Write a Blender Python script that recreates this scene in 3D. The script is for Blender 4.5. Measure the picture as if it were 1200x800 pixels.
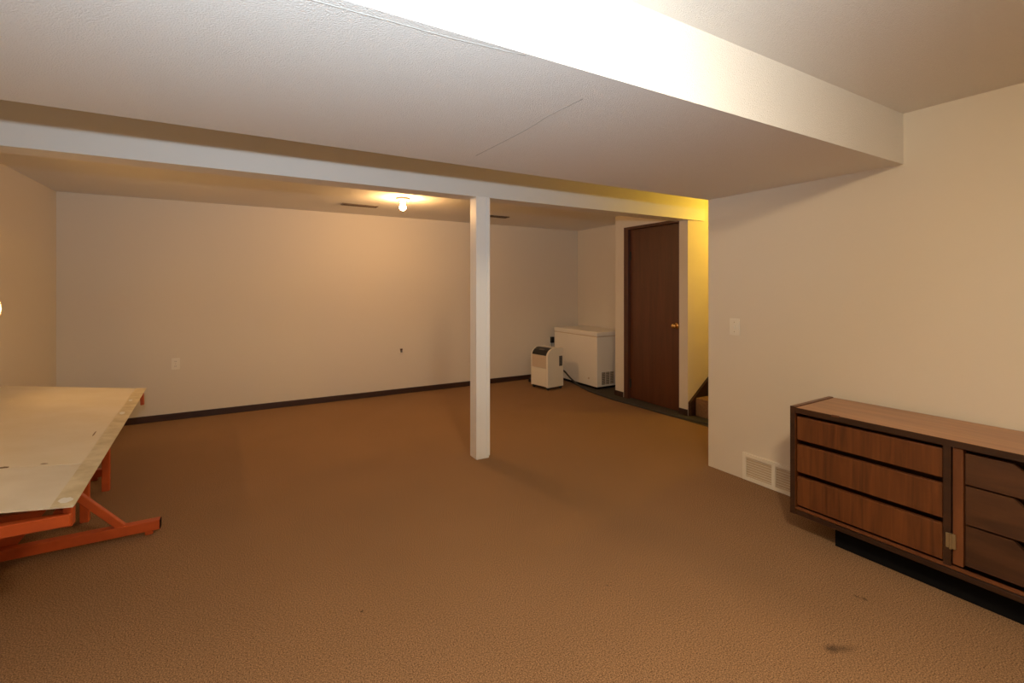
import bpy, bmesh, math, random
from mathutils import Vector, Matrix
random.seed(7)
R = math.radians
for o in list(bpy.data.objects):
    bpy.data.objects.remove(o)
scene = bpy.context.scene
COL = scene.collection

# ---------------------------------------------------------------- camera
EYE = 1.35
cd = bpy.data.cameras.new('camera'); cam = bpy.data.objects.new('camera', cd); COL.objects.link(cam)
cd.sensor_fit = 'HORIZONTAL'; cd.sensor_width = 36; cd.lens = 546.87 / 1200 * 36
cd.shift_y = -63.06 / 1200; cd.clip_start = 0.02
cam.location = (0, 0, EYE); cam.rotation_euler = (R(90), 0, R(-29.884))
scene.camera = cam
# ---------------------------------------------------------------- world, exposure
w = bpy.data.worlds.new('world'); scene.world = w; w.use_nodes = True
w.node_tree.nodes['Background'].inputs[0].default_value = (0.5, 0.5, 0.5, 1)
w.node_tree.nodes['Background'].inputs[1].default_value = 0.0
vs = scene.view_settings
vs.view_transform = 'Standard'; vs.look = 'None'; vs.gamma = 1.0; vs.use_curve_mapping = False
vs.exposure = 0.0
# the photographer's flash, on the hot shoe above the lens, tipped upwards
fl = bpy.data.lights.new('camera_flash_offscreen', 'SPOT'); fl.energy = 195; fl.color = (0.72, 0.87, 1.0)
fl.shadow_soft_size = 0.03; fl.spot_size = R(130); fl.spot_blend = 1.0
flo = bpy.data.objects.new('camera_flash_offscreen', fl); COL.objects.link(flo)
flo.location = (-0.02, -0.05, 1.595); flo.rotation_euler = (R(90 + 30), 0, R(-14))
# strengths of the lamps (used in the lamps' builders below)
NEAR_BULB = 164.0; NEAR_COL = (1.0, 0.79, 0.50)
BACK_BULB = 650.0; BACK_COL = (1.0, 0.56, 0.22)
STAIR_BULB = 720.0; STAIR_COL = (1.0, 0.64, 0.06)
WALL_BULB = 430.0; WALL_COL = (1.0, 0.55, 0.16)

# ---------------------------------------------------------------- materials
def mat(name, col, rough=0.6, metal=0.0, noise=None, bump=None, spec=0.5, var=None, coat=0.0):
    """var=(scale, colour2, detail) colour mottling; bump=(scale, strength, distance)"""
    m = bpy.data.materials.new(name); m.use_nodes = True
    nt = m.node_tree; b = nt.nodes['Principled BSDF']
    b.inputs['Base Color'].default_value = (*col, 1); b.inputs['Roughness'].default_value = rough
    b.inputs['Metallic'].default_value = metal; b.inputs['Specular IOR Level'].default_value = spec
    b.inputs['Coat Weight'].default_value = coat
    tc = nt.nodes.new('ShaderNodeTexCoord')
    if var:
        n = nt.nodes.new('ShaderNodeTexNoise'); n.inputs['Scale'].default_value = var[0]; n.inputs['Detail'].default_value = var[2]
        nt.links.new(tc.outputs['Object'], n.inputs['Vector'])
        r = nt.nodes.new('ShaderNodeValToRGB'); r.color_ramp.elements[0].position = .35; r.color_ramp.elements[1].position = .65
        r.color_ramp.elements[0].color = (*col, 1); r.color_ramp.elements[1].color = (*var[1], 1)
        nt.links.new(n.outputs['Fac'], r.inputs['Fac']); nt.links.new(r.outputs['Color'], b.inputs['Base Color'])
    if bump:
        n = nt.nodes.new('ShaderNodeTexNoise'); n.inputs['Scale'].default_value = bump[0]; n.inputs['Detail'].default_value = 3
        nt.links.new(tc.outputs['Object'], n.inputs['Vector'])
        bp = nt.nodes.new('ShaderNodeBump'); bp.inputs['Strength'].default_value = bump[1]; bp.inputs['Distance'].default_value = bump[2]
        nt.links.new(n.outputs['Fac'], bp.inputs['Height']); nt.links.new(bp.outputs['Normal'], b.inputs['Normal'])
    return m

def wood(name, c1, c2, scale=(3, 3, 40), rough=0.42, fine=90, coat=0.1):
    """grain runs along the axis with the small scale"""
    m = bpy.data.materials.new(name); m.use_nodes = True
    nt = m.node_tree; b = nt.nodes['Principled BSDF']; b.inputs['Roughness'].default_value = rough
    b.inputs['Coat Weight'].default_value = coat; b.inputs['Coat Roughness'].default_value = .3
    tc = nt.nodes.new('ShaderNodeTexCoord'); mp = nt.nodes.new('ShaderNodeMapping'); mp.inputs['Scale'].default_value = scale
    nt.links.new(tc.outputs['Object'], mp.inputs['Vector'])
    n = nt.nodes.new('ShaderNodeTexNoise'); n.inputs['Scale'].default_value = 1.0; n.inputs['Detail'].default_value = 6; n.inputs['Distortion'].default_value = .6
    nt.links.new(mp.outputs['Vector'], n.inputs['Vector'])
    r = nt.nodes.new('ShaderNodeValToRGB'); e = r.color_ramp.elements
    e[0].position = .3; e[1].position = .72; e[0].color = (*c2, 1); e[1].color = (*c1, 1)
    nt.links.new(n.outputs['Fac'], r.inputs['Fac']); nt.links.new(r.outputs['Color'], b.inputs['Base Color'])
    bp = nt.nodes.new('ShaderNodeBump'); bp.inputs['Strength'].default_value = .12; bp.inputs['Distance'].default_value = .002
    nt.links.new(n.outputs['Fac'], bp.inputs['Height']); nt.links.new(bp.outputs['Normal'], b.inputs['Normal'])
    return m

def emit(name, col, strength):
    m = bpy.data.materials.new(name); m.use_nodes = True
    nt = m.node_tree; nt.nodes.remove(nt.nodes['Principled BSDF'])
    e = nt.nodes.new('ShaderNodeEmission'); e.inputs[0].default_value = (*col, 1); e.inputs[1].default_value = strength
    nt.links.new(e.outputs[0], nt.nodes['Material Output'].inputs[0]); return m

def carpet_mat(name, dark, light, stains=()):
    m = bpy.data.materials.new(name); m.use_nodes = True
    nt = m.node_tree; L = nt.links.new; b = nt.nodes['Principled BSDF']
    b.inputs['Roughness'].default_value = .95; b.inputs['Specular IOR Level'].default_value = .1
    tc = nt.nodes.new('ShaderNodeTexCoord')
    def noise(s, d):
        n = nt.nodes.new('ShaderNodeTexNoise'); n.inputs['Scale'].default_value = s; n.inputs['Detail'].default_value = d
        n.inputs['Roughness'].default_value = .65
        L(tc.outputs['Object'], n.inputs['Vector']); return n
    fine = noise(210, 5); big = noise(1.3, 3)
    r = nt.nodes.new('ShaderNodeValToRGB'); e = r.color_ramp.elements
    e[0].position = .36; e[1].position = .64; e[0].color = (*dark, 1); e[1].color = (*light, 1)
    L(fine.outputs['Fac'], r.inputs['Fac'])
    mr = nt.nodes.new('ShaderNodeMapRange'); mr.inputs['From Min'].default_value = .3; mr.inputs['From Max'].default_value = .7
    mr.inputs['To Min'].default_value = .95; mr.inputs['To Max'].default_value = 1.05
    L(big.outputs['Fac'], mr.inputs['Value'])
    mx = nt.nodes.new('ShaderNodeMix'); mx.data_type = 'RGBA'; mx.blend_type = 'MULTIPLY'; mx.inputs['Factor'].default_value = 1
    L(r.outputs['Color'], mx.inputs['A']); L(mr.outputs['Result'], mx.inputs['B'])
    out = mx.outputs['Result']
    edge = noise(22, 3)
    for (sx, sy, rx, ry, rot, amount) in stains:       # spilled spots, each a wobbly ellipse on the carpet
        mp = nt.nodes.new('ShaderNodeMapping'); mp.vector_type = 'TEXTURE'
        mp.inputs['Location'].default_value = (sx, sy, 0); mp.inputs['Rotation'].default_value = (0, 0, rot); mp.inputs['Scale'].default_value = (rx, ry, 1)
        L(tc.outputs['Object'], mp.inputs['Vector'])
        ln = nt.nodes.new('ShaderNodeVectorMath'); ln.operation = 'LENGTH'; L(mp.outputs['Vector'], ln.inputs[0])
        ad = nt.nodes.new('ShaderNodeMath'); ad.operation = 'ADD'; L(ln.outputs['Value'], ad.inputs[0]); L(edge.outputs['Fac'], ad.inputs[1])
        q = nt.nodes.new('ShaderNodeMapRange'); q.inputs['From Min'].default_value = .65; q.inputs['From Max'].default_value = 1.35
        q.inputs['To Min'].default_value = amount; q.inputs['To Max'].default_value = 0
        L(ad.outputs['Value'], q.inputs['Value'])
        k = nt.nodes.new('ShaderNodeMix'); k.data_type = 'RGBA'; L(q.outputs['Result'], k.inputs['Factor'])
        L(out, k.inputs['A']); k.inputs['B'].default_value = (.035, .025, .02, 1); out = k.outputs['Result']
    L(out, b.inputs['Base Color'])
    bp = nt.nodes.new('ShaderNodeBump'); bp.inputs['Strength'].default_value = .18; bp.inputs['Distance'].default_value = .004
    L(fine.outputs['Fac'], bp.inputs['Height']); L(bp.outputs['Normal'], b.inputs['Normal'])
    return m

M = dict(
    wall=mat('wall_paint', (.78, .70, .585), .75, bump=(70, .10, .004), spec=.25),
    ceil=mat('stippled_ceiling', (.85, .82, .77), .85, bump=(210, .6, .006), spec=.2),
    seam=mat('cracked_tape_seam', (.46, .44, .40), .9),
    postwhite=mat('glossy_white_post_paint', (.90, .87, .82), .4, bump=(25, .08, .002)),
    trimwhite=mat('white_paint', (.76, .73, .68), .5, bump=(30, .08, .002)),
    carpet=carpet_mat('brown_carpet', (.095, .051, .025), (.50, .294, .158),
                      [(1.945, .895, .075, .028, R(-20), .5), (1.905, .915, .04, .032, 0, .6), (2.335, .992, .022, .016, R(60), .7), (2.325, 1.02, .012, .02, 0, .55),
                       (.427, 2.0, .010, .010, 0, .8), (1.43, 1.62, .012, .008, 0, .6), (1.1, 2.2, .014, .01, .5, .5)]),
    greycarpet=carpet_mat('dark_grey_carpet', (.045, .04, .033), (.12, .105, .085)),
    base=wood('dark_baseboard_wood', (.060, .026, .016), (.030, .012, .008), (3, 40, 40), .45),
    door=wood('red_brown_door_veneer', (.125, .040, .016), (.080, .025, .010), (14, 14, 1.2), .38, coat=.15),
    jamb=wood('door_jamb_wood', (.11, .036, .017), (.07, .022, .011), (40, 40, 2), .45),
    walnut=wood('walnut_front', (.19, .060, .016), (.082, .025, .008), (42, 42, 2.6), .36, coat=.2),
    walnut_top=wood('walnut_top', (.46, .22, .095), (.31, .135, .056), (26, 2.0, 26), .33, coat=.2),  # top wood lightened to stand in for lamp light from above
    walnut_dark=wood('walnut_edge', (.060, .023, .011), (.028, .011, .006), (20, 3, 20), .4),
    walnut_inner=wood('walnut_inner_drawer', (.105, .042, .018), (.045, .017, .008), (20, 2.5, 16), .42),
    walnut_light=wood('walnut_stile', (.20, .068, .024), (.12, .04, .016), (22, 22, 2), .4),
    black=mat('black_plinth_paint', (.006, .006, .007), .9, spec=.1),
    brass=mat('brass', (.80, .52, .20), .16, 1.0),
    hinge=mat('tarnished_hinge', (.42, .33, .19), .38, .7),
    enamel=mat('white_enamel', (.90, .84, .74), .35),
    plate=mat('ivory_plastic', (.88, .82, .71), .4),
    darkplastic=mat('black_plastic', (.012, .012, .013), .35),
    greyplastic=mat('grey_plastic', (.16, .14, .12), .5),
    body=mat('cream_plastic', (.88, .81, .66), .4),
    bodypanel=mat('tan_plastic', (.66, .53, .38), .45),
    rubber=mat('dark_rubber', (.035, .032, .028), .6),
    orange=mat('orange_steel_paint', (.60, .105, .022), .42, var=(9, (.50, .085, .02), 4)),
    board=mat('cream_board_paint', (.86, .75, .55), .2, var=(5, (.90, .80, .62), 5), bump=(8, .12, .004)),  # cream lightened and yellowed to make up for lamp light on the far panel
    board_white=mat('white_board_paint', (.80, .73, .61), .45, var=(6, (.74, .66, .53), 5)),
    strip=mat('worn_yellowed_strip', (.74, .64, .45), .5, var=(14, (.58, .48, .30), 6)),
    chip=mat('bare_white_patch', (.82, .80, .75), .6),
    stain=mat('brown_scuff', (.20, .12, .06), .7),
    boardedge=mat('raw_board_edge', (.50, .38, .22), .7, var=(30, (.3, .2, .1), 4)),
    porcelain=mat('white_porcelain', (.82, .80, .76), .25),
    tin=mat('spun_aluminium', (.75, .72, .68), .3, 1.0),
    slot=mat('brown_vent_metal', (.10, .07, .05), .5),
)

# ---------------------------------------------------------------- mesh helpers
MW = {}                                    # object name -> world matrix of its local frame
def link(o, parent):
    COL.objects.link(o)
    if parent is not None:
        o.parent = parent; MW[o.name] = MW[parent.name].copy()
    return o
def thing(name, label, cat, loc=(0, 0, 0), rotz=0, group=None):
    o = bpy.data.objects.new(name, None); COL.objects.link(o); o.empty_display_size = .1
    o.location = loc; o.rotation_euler = (0, 0, rotz); o['label'] = label; o['category'] = cat
    if group: o['group'] = group
    MW[o.name] = Matrix.Translation(loc) @ Matrix.Rotation(rotz, 4, 'Z')
    return o
def part(name, bm, m, parent=None, world=True, smooth=False, bevel=0, seg=2):
    if bevel:
        bmesh.ops.bevel(bm, geom=list(bm.edges), offset=bevel, segments=seg, affect='EDGES', profile=.6)
    bmesh.ops.recalc_face_normals(bm, faces=bm.faces)
    if parent is not None and world:
        bmesh.ops.transform(bm, matrix=MW[parent.name].inverted(), verts=bm.verts)
    me = bpy.data.meshes.new(name); bm.to_mesh(me); bm.free()
    if smooth:
        for p in me.polygons: p.use_smooth = True
        try: me.set_sharp_from_angle(angle=R(40))
        except Exception: pass
    me.materials.append(M[m] if isinstance(m, str) else m)
    o = bpy.data.objects.new(name, me); MW[o.name] = Matrix(); link(o, parent); return o
def tag(o, label, cat, group=None):
    o['label'] = label; o['category'] = cat
    if group: o['group'] = group
    return o
def struct(name, bm, m, **k):
    o = part(name, bm, m, **k); o['kind'] = 'structure'; return o
def box(x0, y0, z0, x1, y1, z1, bm=None):
    bm = bm or bmesh.new()
    c = ((x0 + x1) / 2, (y0 + y1) / 2, (z0 + z1) / 2)
    bmesh.ops.create_cube(bm, size=1, matrix=Matrix.Translation(c) @ Matrix.Diagonal((abs(x1 - x0), abs(y1 - y0), abs(z1 - z0), 1)))
    return bm
def prism(pts, vec, bm=None):
    """closed polygon of 3D points swept by vec"""
    bm = bm or bmesh.new(); v = Vector(vec)
    a = [bm.verts.new(p) for p in pts]; b = [bm.verts.new(Vector(p) + v) for p in pts]
    bm.faces.new(a); bm.faces.new(b[::-1]); n = len(pts)
    for i in range(n): bm.faces.new((a[i], b[i], b[(i + 1) % n], a[(i + 1) % n]))
    return bm
def lathe(prof, centre=(0, 0, 0), axis=(0, 0, 1), seg=24, bm=None):
    """prof: list of (radius, height) along axis"""
    bm = bm or bmesh.new(); q = Vector((0, 0, 1)).rotation_difference(Vector(axis).normalized()); c = Vector(centre)
    rings = []
    for r, h in prof:
        if r < 1e-6: rings.append([bm.verts.new(c + q @ Vector((0, 0, h)))])
        else: rings.append([bm.verts.new(c + q @ Vector((r * math.cos(2 * math.pi * i / seg), r * math.sin(2 * math.pi * i / seg), h))) for i in range(seg)])
    for A, B in zip(rings, rings[1:]):
        for i in range(seg):
            j = (i + 1) % seg
            if len(A) == 1 and len(B) == 1: continue
            if len(A) == 1: bm.faces.new((A[0], B[i], B[j]))
            elif len(B) == 1: bm.faces.new((A[i], A[j], B[0]))
            else: bm.faces.new((A[i], A[j], B[j], B[i]))
    return bm
def smooth_path(pts, n=8):
    P = [Vector(p) for p in pts]; out = []
    for i in range(len(P) - 1):
        p0, p1, p2, p3 = P[max(i - 1, 0)], P[i], P[i + 1], P[min(i + 2, len(P) - 1)]
        for k in range(n):
            t = k / n
            out.append(.5 * ((2 * p1) + (p2 - p0) * t + (2 * p0 - 5 * p1 + 4 * p2 - p3) * t * t + (3 * p1 - p0 - 3 * p2 + p3) * t ** 3))
    return out + [P[-1]]
def tube(pts, r, seg=8, bm=None):
    bm = bm or bmesh.new(); P = [Vector(p) for p in pts]; rings = []
    up = Vector((0, 0, 1))
    for i, p in enumerate(P):
        d = (P[min(i + 1, len(P) - 1)] - P[max(i - 1, 0)]).normalized()
        a = d.cross(up)
        if a.length < 1e-4: a = d.cross(Vector((1, 0, 0)))
        a.normalize(); b = a.cross(d)
        rings.append([bm.verts.new(p + r * (math.cos(2 * math.pi * k / seg) * a + math.sin(2 * math.pi * k / seg) * b)) for k in range(seg)])
    for A, B in zip(rings, rings[1:]):
        for k in range(seg): bm.faces.new((A[k], A[(k + 1) % seg], B[(k + 1) % seg], B[k]))
    bm.faces.new(rings[0][::-1]); bm.faces.new(rings[-1]); return bm
def bar(p, q, w, h, bm=None, up=(0, 0, 1)):
    """rectangular bar from p to q, w sideways, h along up"""
    p, q = Vector(p), Vector(q); d = (q - p).normalized(); a = d.cross(Vector(up)).normalized(); b = a.cross(d)
    c = [p + a * w / 2 * s + b * h / 2 * t for s, t in ((-1, -1), (1, -1), (1, 1), (-1, 1))]
    return prism(c, q - p, bm)
def xf(bm, m): bmesh.ops.transform(bm, matrix=m, verts=bm.verts); return bm

# ---------------------------------------------------------------- the room
XL, XR, YB = -1.51, 3.0626, 5.8625          # left wall, right wall, back wall
YN, YS, ZS = 1.128, 2.329, 2.014            # soffit front, soffit rear, soffit underside
ZC, ZB = 2.285, 2.2423                      # ceilings in front of and behind the soffit
XD, YW = 4.05, 3.335                        # door wall, far wall of the stairwell
YREAR = -2.6
struct('floor', box(XL - .2, YREAR - .2, -.12, 7.2, YB + .2, 0), 'carpet')
struct('floor_landing', prism([(3.90, 2.9, .001), (4.14, 2.34, .001), (4.14, 3.30, .001), (4.56, 4.45, .001), (4.56, 5.45, .001), (4.06, 5.45, .001), (3.885, 4.70, .001), (3.865, 4.2, .001)], (0, 0, .003)), 'greycarpet')
struct('wall_back', box(XL - .12, YB, 0, 4.70, YB + .12, 2.45), 'wall')
struct('wall_left', box(XL - .12, YREAR, 0, XL, YB, 2.45), 'wall')
struct('wall_rear', box(XL - .12, YREAR - .12, 0, 3.4, YREAR, 2.45), 'wall')
rw = Matrix.Translation((XR, 2.0, 0)) @ Matrix.Rotation(R(.9), 4, 'Z')
struct('wall_right', xf(box(0, YREAR - 2.2, 0, .12, YS - 2.0, 2.45), rw), 'wall')
struct('wall_stair_near', box(XR + .11, YS - .12, 0, 7.1, YS, 4.6), 'wall')
struct('wall_stair_far', box(XD, YW, 0, 7.1, YW + .105, 4.6), 'wall')
struct('wall_stair_end', box(7.0, YS - .1, 0, 7.12, YW + .1, 4.6), 'wall')
dw = box(XD, YW + .105, 0, XD + .12, 3.448, 2.3)
box(XD, 3.448, 2.085, XD + .12, 4.285, 2.3, dw); box(XD, 4.285, 0, XD + .12, 4.44, 2.3, dw)
struct('wall_door', dw, 'wall')
struct('wall_recess_near', box(XD + .12, 4.32, 0, 4.70, 4.44, 2.3), 'wall')
struct('wall_recess_right', box(4.564, 4.44, 0, 4.70, YB, 2.3), 'wall')
struct('ceiling_front', box(XL - .1, YREAR - .1, ZC, XR + .2, YN + .05, ZC + .12), 'ceil')
sf = struct('ceiling_soffit', box(XL - .02, YN, ZS, XR + .03, YS, ZC + .12), 'ceil')
ZG = 2.305                                  # strip of ceiling between soffit and beam
struct('ceiling_gap', box(XL - .1, YS - .02, ZG, 4.46, YW + .02, ZG + .1), 'ceil')
struct('ceiling_back', box(XL - .1, YW + .02, ZB, 4.70, YB + .1, ZB + .15), 'ceil')
struct('wall_stair_header', box(4.40, YS - .02, ZG, 4.50, YW + .02, 4.6), 'wall')
struct('ceiling_stair', box(4.36, YS - .1, 4.6, 7.1, YW + .1, 4.7), 'ceil')
# dry-wall seams that show through the soffit's underside
def ridge(name, pts, wdt, parent):
    pts = smooth_path(pts, 6); bm = bmesh.new(); rows = []
    for i, p in enumerate(pts):
        d = (pts[min(i + 1, len(pts) - 1)] - pts[max(i - 1, 0)]).normalized(); a = d.cross(Vector((0, 0, 1)))
        j = random.uniform(-.001, .001)
        t = min(i, len(pts) - 1 - i, 4) / 4
        rows.append([bm.verts.new(p + a * (j + s * wdt) + Vector((0, 0, -h * t))) for s, h in ((-1, -.001), (-.3, .0012), (.3, .0012), (1, -.001))])
    for A, B in zip(rows, rows[1:]):
        for k in range(3): bm.faces.new((A[k], A[k + 1], B[k + 1], B[k]))
    return part(name, bm, 'seam', parent)
ridge('drywall_seam', [(1.012, 2.13, ZS), (1.024, 1.85, ZS), (1.029, 1.65, ZS), (1.022, 1.48, ZS), (1.035, 1.30, ZS)], .004, sf)
ridge('drywall_seam', [(.0, 1.168, ZS), (.189, 1.163, ZS), (.33, 1.159, ZS), (.457, 1.158, ZS), (.591, 1.148, ZS), (.70, 1.141, ZS)], .003, sf)
# the dropped beam in front of the back part of the room
struct('ceiling_beam', box(XL - .02, 3.31, 2.064, 4.288, 3.484, ZG + .02), 'trimwhite')
# baseboards
BH, BT = .066, .014
def baseboard(name, x0, y0, x1, y1): return struct(name, box(x0, y0, 0, x1, y1, BH), 'base', bevel=.003, seg=1)
baseboard('baseboard_back', XL, YB - BT, 4.05, YB + .002)
baseboard('baseboard_left', XL - .002, 3.3, XL + BT, YB - BT)
baseboard('baseboard_door_far', XD - BT, 4.295, XD + .002, 4.44)
baseboard('baseboard_door_near', XD - BT, YW, XD + .002, 3.445)

# ---------------------------------------------------------------- door
d = thing('door_1', 'dark red-brown flush wooden door with brass knob', 'door', (XD, 3.86, 0)); d['kind'] = 'structure'
del d['category']
part('door_slab', box(XD + .035, 3.45, .012, XD + .075, 4.21, 2.05), 'door', d, bevel=.002, seg=1)
part('jamb', box(XD - .006, 4.212, 0, XD + .10, 4.284, 2.084), 'jamb', d, bevel=.002, seg=1)
part('jamb', box(XD + .03, 3.446, 0, XD + .10, 3.4495, 2.084), 'jamb', d)
part('head_jamb', box(XD - .006, 3.4495, 2.052, XD + .10, 4.212, 2.084), 'jamb', d, bevel=.002, seg=1)
kn = part('knob', lathe([(0, -.066), (.014, -.066), (.024, -.060), (.029, -.048), (.027, -.036), (.016, -.026), (.012, -.018), (.012, 0)], (XD + .035, 3.513, .935), (1, 0, 0)), 'brass', d, smooth=True)
part('rosette', lathe([(.012, -.014), (.022, -.013), (.032, -.006), (.034, 0), (0, 0)], (XD + .035, 3.513, .935), (1, 0, 0)), 'brass', kn, smooth=True)
for z in (1.735, .19):
    h = part('hinge', box(XD + .029, 4.195, z - .05, XD + .036, 4.225, z + .05), 'rubber', d)
    part('hinge_pin', lathe([(0, -.055), (.006, -.055), (.006, .055), (0, .055)], (XD + .026, 4.211, z), (0, 0, 1), 10), 'rubber', h)

# ---------------------------------------------------------------- stairs
t = thing('staircase', 'brown carpeted stairs rising behind the door wall', 'stairs', (4.13, 2.84, 0))
for i in range(9):
    x = 4.135 + .25 * i; z = .19 * (i + 1)
    s = part('step', box(x, 2.335, 0 if i == 0 else z - .19, x + .252 if i < 8 else 6.95, 3.305, z), 'carpet', t, bevel=.012)
    part('riser_face', box(x - .006, 2.34, z - .188, x + .002, 3.30, z - .03), 'carpet', s, bevel=.002, seg=1)
sk = [(4.056, 3.306, 0), (4.056, 3.306, .145), (4.10, 3.306, .178), (6.3, 3.306, 1.86), (6.3, 3.306, 1.5), (4.30, 3.306, 0)]
part('skirt_board', prism(sk, (0, .028, 0)), 'base', t)

# ---------------------------------------------------------------- support post
p = thing('support_post', 'white painted square support post under the beam', 'post', (1.634, 3.37, 0))
part('post_shaft', box(1.579, 3.305, 0, 1.690, 3.425, 2.068), 'postwhite', p, bevel=.004)
part('corner_trim', box(1.574, 3.299, .012, 1.600, 3.3065, 2.06), 'postwhite', p, bevel=.002, seg=1)
part('corner_trim', box(1.669, 3.299, .02, 1.695, 3.3065, 2.06), 'postwhite', p, bevel=.002, seg=1)

# ---------------------------------------------------------------- lamps
def bulb_lamp(name, label, loc, emat, cat='lamp', bulb='bulb'):
    x, y, z = loc
    t = thing(name, label, cat, loc)
    part('lampholder', lathe([(0, 0), (.066, 0), (.070, -.008), (.064, -.020), (.040, -.028), (.032, -.046), (.022, -.048), (0, -.048)], loc, seg=28), 'porcelain', t, smooth=True)
    part(bulb, lathe([(0, -.046), (.014, -.048), (.016, -.058), (.027, -.078), (.031, -.092), (.027, -.109), (.015, -.121), (0, -.124)], loc, seg=20), emat, t, smooth=True)
    return t
bulb_lamp('ceiling_bulb_lamp', 'bare bulb in porcelain holder glowing on the ceiling behind the beam', (1.373, 4.574, ZB), emit('glow_back', BACK_COL, BACK_BULB))
NC = (.80, .10, ZC)
t = thing('flush_ceiling_light_offscreen', 'round flush ceiling light in front of the soffit', 'lamp', NC)
part('mounting_ring', lathe([(0, 0), (.168, 0), (.172, -.006), (.165, -.013), (.152, -.013), (.152, -.009), (0, -.009)], NC, seg=36), 'porcelain', t, smooth=True)
part('diffuser_offscreen', lathe([(.145, -.0095), (.145, -.040), (.134, -.066), (.10, -.085), (.05, -.094), (0, -.097)], NC, seg=36), emit('glow_near', NEAR_COL, NEAR_BULB), t, smooth=True)
stair_lamp = bulb_lamp('stairwell_lamp_offscreen', 'yellow bare bulb lighting the stairwell', (4.85, 2.72, 2.26), emit('glow_stair', STAIR_COL, STAIR_BULB), bulb='bulb_offscreen')
part('hanging_rod', lathe([(.008, 0), (.008, 4.6 - 2.26)], (4.85, 2.72, 2.26)), 'porcelain', stair_lamp)

# ---------------------------------------------------------------- ceiling vents, wall register, switch, outlets
def ceiling_vent(x0, x1, y, label):
    t = thing('ceiling_vent', label, 'vent', ((x0 + x1) / 2, y, ZB), group='ceiling vents in the back')
    part('recess', box(x0 + .012, y - .04, ZB - .004, x1 - .012, y + .04, ZB + .004), 'slot', t)
    fr = box(x0, y - .055, ZB - .008, x1, y - .04, ZB + .002); box(x0, y + .04, ZB - .008, x1, y + .055, ZB + .002, fr)
    box(x0, y - .04, ZB - .008, x0 + .012, y + .04, ZB + .002, fr); box(x1 - .012, y - .04, ZB - .008, x1, y + .04, ZB + .002, fr)
    part('frame', fr, 'slot', t)
    for k in range(4):
        yy = y - .027 + .018 * k
        part('louver', bar((x0 + .012, yy, ZB - .006), (x1 - .012, yy, ZB - .006), .012, .0015, up=(0, .5, .8)), 'slot', t)
ceiling_vent(.90, 1.275, 5.20, 'dark slotted ceiling vent beside the glowing bulb')
ceiling_vent(2.545, 2.90, 5.16, 'dark slotted ceiling vent farther from the bulb, toward the freezer')

t = thing('wall_register', 'cream metal air return grille low on the wall beside the dresser', 'vent', (XR, 1.80, 0))
rx = lambda y: XR + (2.0 - y) * math.tan(R(.9))
def rbox(y0, y1, z0, z1, a, b):                 # box standing on the right wall, a..b out of the wall
    return xf(box(-b, y0 - 2.0, z0, -a, y1 - 2.0, z1), rw)
fr = rbox(1.56, 2.045, .004, .028, -.001, .012)
for a, b in ((1.56, 1.585), (1.812, 1.838), (2.02, 2.045)): fr2 = rbox(a, b, .028, .165, -.001, .012); me_ = bpy.data.meshes.new('tmp'); fr2.to_mesh(me_); fr.from_mesh(me_); fr2.free()
fr3 = rbox(1.56, 2.045, .165, .190, -.001, .012); me_ = bpy.data.meshes.new('tmp'); fr3.to_mesh(me_); fr.from_mesh(me_); fr3.free()
part('frame', fr, 'plate', t)
part('back_plate', rbox(1.57, 2.03, .02, .17, -.001, .002), 'bodypanel', t)
for y0, y1 in ((1.585, 1.812), (1.838, 2.02)):
    for k in range(8):
        z = .038 + .0168 * k
        part('louver', xf(bar((-.006, y0 - 2.0, z), (-.006, y1 - 2.0, z), .0125, .0025, up=(.55, 0, .83)), rw), 'plate', t)

t = thing('light_switch', 'cream toggle light switch on the wall past the dresser', 'switch', (XR, 2.11, 1.07))
part('switch_plate', rbox(2.072, 2.148, 1.008, 1.128, -.001, .007), 'plate', t, bevel=.002)
part('toggle', rbox(2.105, 2.115, 1.056, 1.080, .006, .020), 'plate', t, bevel=.001, seg=1)
for z in (1.034, 1.102): part('screw', xf(lathe([(0, .0085), (.003, .008), (.0035, .006)], (0, 0, 0), (-1, 0, 0), 8), rw @ Matrix.Translation((0, .11, z))), 'hinge', t)

def outlet(name, label, x, z, black=False):
    t = thing(name, label, 'outlet', (x, YB, z))
    part('cover_plate', box(x - .036, YB - .007, z - .058, x + .036, YB + .001, z + .058), 'plate', t, bevel=.002)
    for dz in (-.025, .025):
        s = part('socket', lathe([(0, .009), (.015, .009), (.017, .006)], (x, YB, z + dz), (0, -1, 0), 16), 'plate', t)
        for dx in (-.006, .006): part('slot', box(x + dx - .0012, YB - .0095, z + dz - .004, x + dx + .0012, YB - .008, z + dz + .005), 'darkplastic', s)  # black boxes paint the darkness inside the slot holes
    part('screw', lathe([(0, .0085), (.003, .008), (.0035, .006)], (x, YB, z), (0, -1, 0), 8), 'hinge', t)
    return t
outlet('wall_outlet', 'cream double outlet on the back wall above the baseboard', -.605, .571)
outlet('wall_outlet', 'cream outlet with a black plug beside the freezer', 4.055, .545)
t = thing('wall_jack', 'small cream cable jack with a dark socket on the back wall', 'jack', (1.738, YB, .566))
part('cover_plate', box(1.704, YB - .005, .512, 1.772, YB + .001, .620), 'wall', t, bevel=.002)
part('socket', box(1.724, YB - .02, .552, 1.752, YB - .004, .574), 'jamb', t, bevel=.003)
part('cable_boot', box(1.728, YB - .028, .528, 1.748, YB - .004, .552), 'greyplastic', t, bevel=.003)
t = thing('power_plug', 'black plug in the outlet beside the freezer', 'plug', (4.055, YB - .009, .545))
part('plug_body', box(4.03, YB - .05, .515, 4.082, YB - .0085, .605), 'darkplastic', t, bevel=.006)
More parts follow.
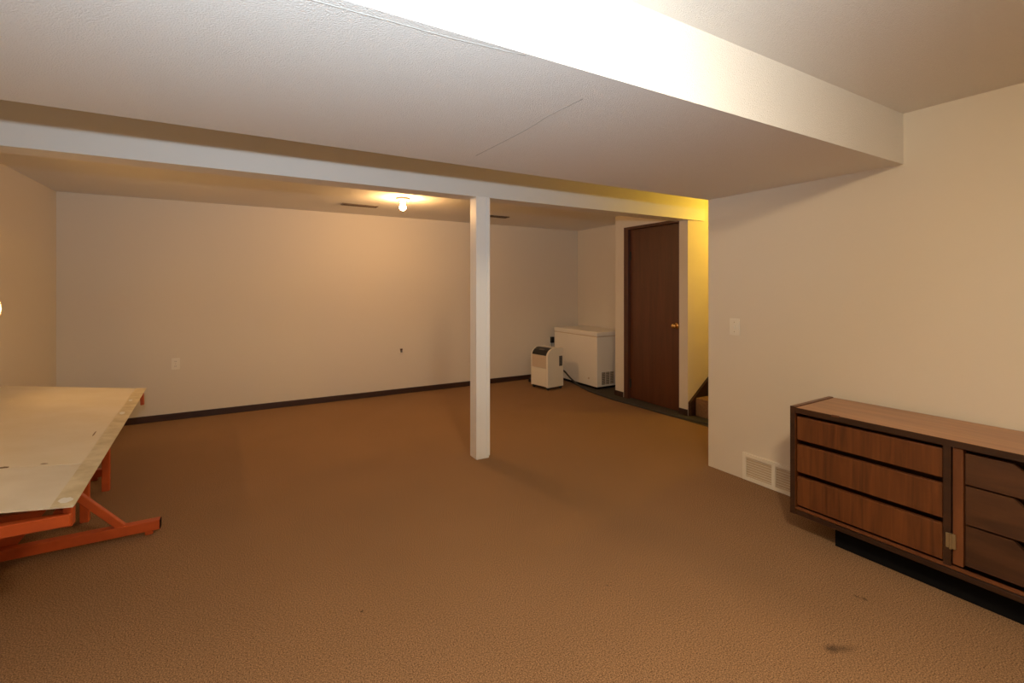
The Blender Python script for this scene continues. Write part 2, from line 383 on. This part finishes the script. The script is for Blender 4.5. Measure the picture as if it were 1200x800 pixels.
part('cord', tube(smooth_path([(4.045, YB - .04, .52), (4.03, YB - .05, .42), (3.985, YB - .05, .22), (3.96, YB - .06, .02), (3.93, YB - .09, .008)], 8), .004, 6), 'darkplastic', t, smooth=True)

# ---------------------------------------------------------------- chest freezer
FX, FY0, FY1, FT = 4.03, 4.77, 5.74, .765
t = thing('chest_freezer', 'white chest freezer tucked into the recess', 'freezer', (4.29, 5.25, 0))
part('cabinet', box(FX, FY0, .035, 4.555, FY1, .695), 'enamel', t, bevel=.010)
lid = part('lid', box(FX - .006, FY0 - .006, .703, 4.558, FY1 + .004, FT), 'enamel', t, bevel=.014, seg=3)
part('gasket', box(FX + .004, FY0 + .004, .690, 4.54, FY1 - .004, .706), 'bodypanel', lid)
part('base', box(FX + .02, FY0 + .02, 0, 4.54, FY1 - .02, .04), 'black', t)
gr = part('grille', box(4.10, FY0 - .003, .05, 4.33, FY0 + .004, .235), 'enamel', t)
for k in range(3):
    x0 = 4.112 + .072 * k
    pn = part('grille_slot', box(x0, FY0 - .006, .062, x0 + .058, FY0 - .001, .225), 'greyplastic', gr)
for k in range(9):
    part('louver', box(4.105, FY0 - .009, .068 + .018 * k, 4.325, FY0 - .005, .074 + .018 * k), 'bodypanel', gr)
part('drain_plug', lathe([(0, .010), (.012, .009), (.014, 0)], (FX, 4.935, .13), (-1, 0, 0), 14), 'bodypanel', t, smooth=True)

# ---------------------------------------------------------------- dehumidifier
# local frame: x into the machine from its front, y across its front, z up
t = thing('dehumidifier', 'cream dehumidifier with dark control panel in front of the freezer', 'dehumidifier', (3.445, 5.054, 0), R(8.8))
W_, D_ = .335, .285
prof = [(0, .035), (0, .455), (.008, .480), (.040, .518), (.085, .543), (.12, .548), (.25, .548), (.275, .538), (D_, .515), (D_, .035)]
side = lambda y: [(x, y, z) for x, z in prof]
for y0, y1 in ((0, .035), (W_ - .018, W_)):
    part('side_cheek', prism(side(y0), (0, y1 - y0, 0)), 'body', t, world=False, bevel=.004)
inner = [(.010, .04), (.010, .455), (.020, .478), (.048, .512), (.088, .535), (.12, .541), (.25, .541), (.272, .532), (D_ - .004, .51), (D_ - .004, .04)]
part('shell', prism([(x, .034, z) for x, z in inner], (0, W_ - .051, 0)), 'body', t, world=False)
panel = [(.0045, .452), (.0125, .481), (.042, .516), (.087, .5395), (.125, .545), (.125, .53), (.09, .525), (.05, .505), (.02, .47), (.012, .452)]
cp = part('control_panel', prism([(x, .0345, z) for x, z in panel], (0, W_ - .0525, 0)), 'darkplastic', t, world=False)
part('display', prism([(.038, .12, .5155), (.060, .12, .5275), (.060, .12, .5300), (.038, .12, .5180)], (0, .10, 0)), 'greyplastic', cp, world=False)
part('front_panel', box(.002, .036, .285, .014, W_ - .02, .450), 'bodypanel', t, world=False, bevel=.003)
bk = part('water_bucket', box(-.002, .036, .045, .014, W_ - .02, .281), 'body', t, world=False, bevel=.004)

vt = part('side_vent', box(.205, -.003, .305, .262, .004, .440), 'greyplastic', t, world=False)
for k in range(8): part('louver', box(.207, -.005, .312 + .016 * k, .260, -.002, .318 + .016 * k), 'rubber', vt, world=False)
for x, y in ((.03, .03), (.03, W_ - .03), (D_ - .03, .03), (D_ - .03, W_ - .03)):
    part('caster', lathe([(0, -.012), (.018, -.012), (.018, .012), (0, .012)], (x, y, .018), (0, 1, 0), 14), 'rubber', t, world=False)
part('base', box(.012, .012, .026, D_ - .012, W_ - .012, .045), 'rubber', t, world=False)

hose = smooth_path([(3.735, 5.17, .225), (3.775, 5.14, .215), (3.84, 5.08, .12), (3.90, 4.97, .035), (3.905, 4.85, .013), (3.88, 4.72, .011), (3.855, 4.45, .011), (3.848, 4.2, .011),
                    (3.86, 3.95, .011), (3.872, 3.7, .011), (3.885, 3.45, .011), (3.91, 3.25, .011), (3.955, 3.02, .011), (4.02, 2.75, .011)], 8)
tag(part('drain_hose', tube(hose, .0115, 8), 'rubber', smooth=True), 'dark drain hose running from the dehumidifier past the door', 'hose')
t = thing('power_adapter', 'black power adapter with cord on the carpet behind the dehumidifier', 'adapter', (3.62, 5.70, 0))
part('adapter_body', box(3.535, 5.60, .004, 3.635, 5.68, .055), 'darkplastic', t, bevel=.006)
part('cord', tube(smooth_path([(3.63, 5.63, .02), (3.70, 5.58, .01), (3.78, 5.62, .008), (3.80, 5.72, .008), (3.72, 5.78, .008)], 8), .005, 6), 'darkplastic', t, smooth=True)

# ---------------------------------------------------------------- low dresser
# local frame: x back towards the wall, -y along the front, z up
t = thing('dresser', 'long low walnut dresser with a missing door against the wall', 'dresser', (2.603, 1.462, 0), R(1.9))
LN, DP, ZT, Z0 = 1.92, .43, .702, .118
K = dict(parent=t, world=False)
tp = part('top', box(0, -.030, ZT - .030, DP, -LN + .030, ZT - .003), 'walnut_top', bevel=.002, seg=1, **K)
part('front_edge', box(-.002, -.026, ZT - .032, .004, -LN + .026, ZT - .004), 'walnut_dark', parent=tp, world=False)
part('chipped_veneer', box(-.0035, -.205, ZT - .011, .010, -.240, ZT - .0015), 'walnut_light', parent=tp, world=False, bevel=.002, seg=1)
for y in (0, -LN + .026):
    sp = part('side_panel', box(0, y, Z0, DP, y - .026, ZT), 'walnut', bevel=.002, seg=1, **K)
    part('edge_band', box(-.002, y - .001, Z0, .005, y - .025, ZT), 'walnut_dark', parent=sp, world=False)
bp = part('bottom', box(.0, -.026, Z0, DP, -LN + .026, Z0 + .026), 'walnut_dark', bevel=.002, seg=1, **K)
part('ledge', prism([(-.005, -.028, Z0 + .032), (-.005, -.028, Z0 + .037), (.014, -.028, Z0 + .041), (.014, -.028, Z0 + .026)], (0, -LN + .056, 0)), 'walnut_light', parent=bp, world=False)  # lighter wood paints in the highlight along the ledge
part('interior', box(.12, -.027, Z0 + .026, DP - .005, -LN + .027, ZT - .031), 'walnut_inner', **K)
B1, B2 = .640, 1.300                                            # stiles between the three bays
for y in (B1, B2):
    part('stile', box(.002, -y, Z0 + .026, .06, -y - .026, ZT - .031), 'walnut_dark', **K)
def front(name, y0, y1, z0, z1, m):
    return part(name, box(.010, -y0, z0, .034, -y1, z1), m, bevel=.003, **K)
for a, b in ((.031, B1 - .004), (B2 + .030, LN - .031)):
    for z0, z1 in ((.524, .650), (.349, .498), (.168, .323)):
        dr = front('drawer_front', a, b, z0, z1, 'walnut')
part('door_stile', box(.006, -B1 - .030, Z0 + .05, .05, -B1 - .064, ZT - .034), 'walnut_light', bevel=.003, **K)
part('door_stile', box(.006, -B2 + .036, Z0 + .05, .05, -B2 + .004, ZT - .034), 'walnut_light', bevel=.003, **K)
# inner drawers of the bay whose door is missing: fronts with a dipped finger pull
ya, yb_ = B1 + .068, B2 - .040; yc = (ya + yb_) / 2
for z0, z1 in ((.520, .650), (.352, .512), (.176, .344)):
    pts = [(ya, z0), (ya, z1), (yc - .135, z1), (yc - .075, z1 - .055), (yc + .075, z1 - .055), (yc + .135, z1), (yb_, z1), (yb_, z0)]
    part('inner_drawer', prism([(.018, -y, z) for y, z in pts], (.022, 0, 0)), 'walnut_inner', **K)
for z in (.235, .60)[:1]:
    h = part('hinge', box(-.004, -B1 - .010, z, .008, -B1 - .042, z + .062), 'hinge', bevel=.001, seg=1, **K)
    part('hinge_knuckle', lathe([(0, z - .002), (.005, z - .002), (.005, z + .064), (0, z + .064)], (-.004, -B1 - .026, 0), seg=10), 'hinge', parent=h, world=False)
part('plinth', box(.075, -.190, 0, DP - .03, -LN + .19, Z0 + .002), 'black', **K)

# ---------------------------------------------------------------- orange steel table with a tilted board
t = thing('work_table', 'worn cream board table on an orange steel frame by the wall', 'table', (-1.0, 3.4, 0))
TILT = .131
nr, fr_ = Vector((-.543, 2.29, .55)), Vector((-.674, 4.661, .55))
ed = (fr_ - nr).normalized(); lf = Vector((0, 0, 1)).cross(ed).normalized()      # lf points to the left wall
lf = Vector((lf.x, lf.y, TILT))
nrm = ed.cross(lf).normalized()
if nrm.z < 0: nrm = -nrm
def bp_(s, l, up=0): return nr + ed * s + lf * l + nrm * up              # s along the right edge, l leftwards
LB = (fr_ - nr).length; WB = .80
def slab(s0, s1, l0, l1, u0, u1, sk0=0, sk1=0):
    pts = [bp_(s0, l0, u0), bp_(s1, l0, u0), bp_(s1 + sk1, l1, u0), bp_(s0 + sk0, l1, u0)]
    return prism(pts, nrm * (u1 - u0))
SEAM = .50
part('board_panel', slab(0, SEAM - .0015, 0, WB, -.007, 0, .03), 'board_white', t)
part('board_panel', slab(SEAM + .0015, LB, 0, WB, -.010, 0, 0, .05), 'board', t)
part('lower_board', slab(.05, LB - .006, .004, WB - .01, -.020, -.0125, .03, .05), 'boardedge', t)
es = part('edge_strip', slab(.0, LB, -.003, .062, -.002, .0022), 'strip', t)
def blot(s0, l0, rs, rl, u0, u1, n=14):                                # a worn spot with an uneven outline
    pts = []
    for k in range(n):
        a = 2 * math.pi * k / n; q = random.uniform(.75, 1.1)
        pts.append(bp_(s0 + rs * q * math.cos(a), l0 + rl * q * math.sin(a), u0))
    return prism(pts, nrm * (u1 - u0))
for s, l, rs, rl in ((.055, .032, .030, .020), (1.50, .040, .040, .015), (1.90, .044, .030, .012)):
    part('bare_patch', blot(s, l, rs, rl, .0018, .0030), 'chip', es)
for s, l, rs, rl in ((SEAM + .005, .31, .012, .018), (SEAM + .03, .19, .006, .012), (1.02, .10, .06, .004)):
    part('scuff', blot(s, l, rs, rl, -.001, .0009), 'stain', t)
# steel frame
O = 'orange'
part('end_rail', bar((-.560, 2.335, .487), (-1.47, 2.335, .492), .035, .044), O, t, bevel=.003, seg=1)
part('corner_post', box(-.585, 2.34, .455, -.558, 2.38, .548), O, t, bevel=.002, seg=1)
part('side_rail', bar((-.600, 2.36, .492), (-.725, 4.60, .492), .035, .044), O, t, bevel=.003, seg=1)
part('end_rail', bar((-.73, 4.58, .492), (-1.47, 4.58, .492), .035, .044), O, t, bevel=.003, seg=1)
part('side_rail', bar((-1.45, 2.34, .492), (-1.45, 4.58, .492), .035, .044), O, t, bevel=.003, seg=1)
for y, xe in ((3.215, -.402), (4.30, -.86)):
    fo = part('foot_rail', box(-1.47, y - .024, .022, xe, y + .024, .074), O, t, bevel=.004)
    part('end_cap', box(xe - .002, y - .021, .026, xe + .0035, y + .021, .071), 'black', fo)
    for x in (xe - .048, -1.42): part('foot_pad', box(x - .018, y - .018, 0, x + .018, y + .018, .024), O, fo, bevel=.003, seg=1)
    part('brace', bar((xe - .163, y, .066), (max(xe - .528, -1.40), y, .485), .03, .036), O, t, bevel=.003, seg=1)
    part('leg_plate', prism([(-.98, y + .03, .07), (-1.46, y + .03, .07), (-1.46, y + .03, .22), (-.87, y + .03, .22)], (0, .03, 0)), O, t)
for y in (3.565, 4.04):
    for x in (-.795, -1.42):
        part('leg', box(x - .02, y - .02, 0, x + .02, y + .02, .515), O, t, bevel=.003, seg=1)
lt = part('latch', bar((-.675, 4.50, .545), (-.672, 4.50, .455), .022, .03, up=(0, 1, 0)), O, t, bevel=.003, seg=1)

# wall lamp over the table: a round metal reflector on the left wall, turned to the room
hc = Vector((-1.391, 4.30, 1.213)); ax = Vector((1, 0, 0))
t = thing('wall_lamp_offscreen', 'round metal reflector lamp on the wall above the board table', 'lamp', (XL, 4.30, 1.213))
part('reflector', lathe([(.056, .003), (.058, 0), (.056, -.025), (.050, -.055), (.040, -.078), (.030, -.088), (.026, -.086), (.037, -.075), (.047, -.052), (.052, -.024), (.054, 0), (.056, .003)], hc, ax, 40), 'tin', t, smooth=True)
part('wall_plate', lathe([(0, -.1195), (.045, -.1195), (.048, -.110), (.040, -.104), (.020, -.100), (.020, -.080), (0, -.080)], hc, ax, 24), 'porcelain', t, smooth=True)
part('bulb_offscreen', lathe([(0, -.080), (.012, -.078), (.014, -.066), (.026, -.042), (.029, -.028), (.025, -.013), (.014, -.003), (0, -.001)], hc, ax, 20), emit('glow_wall', WALL_COL, WALL_BULB), t, smooth=True)
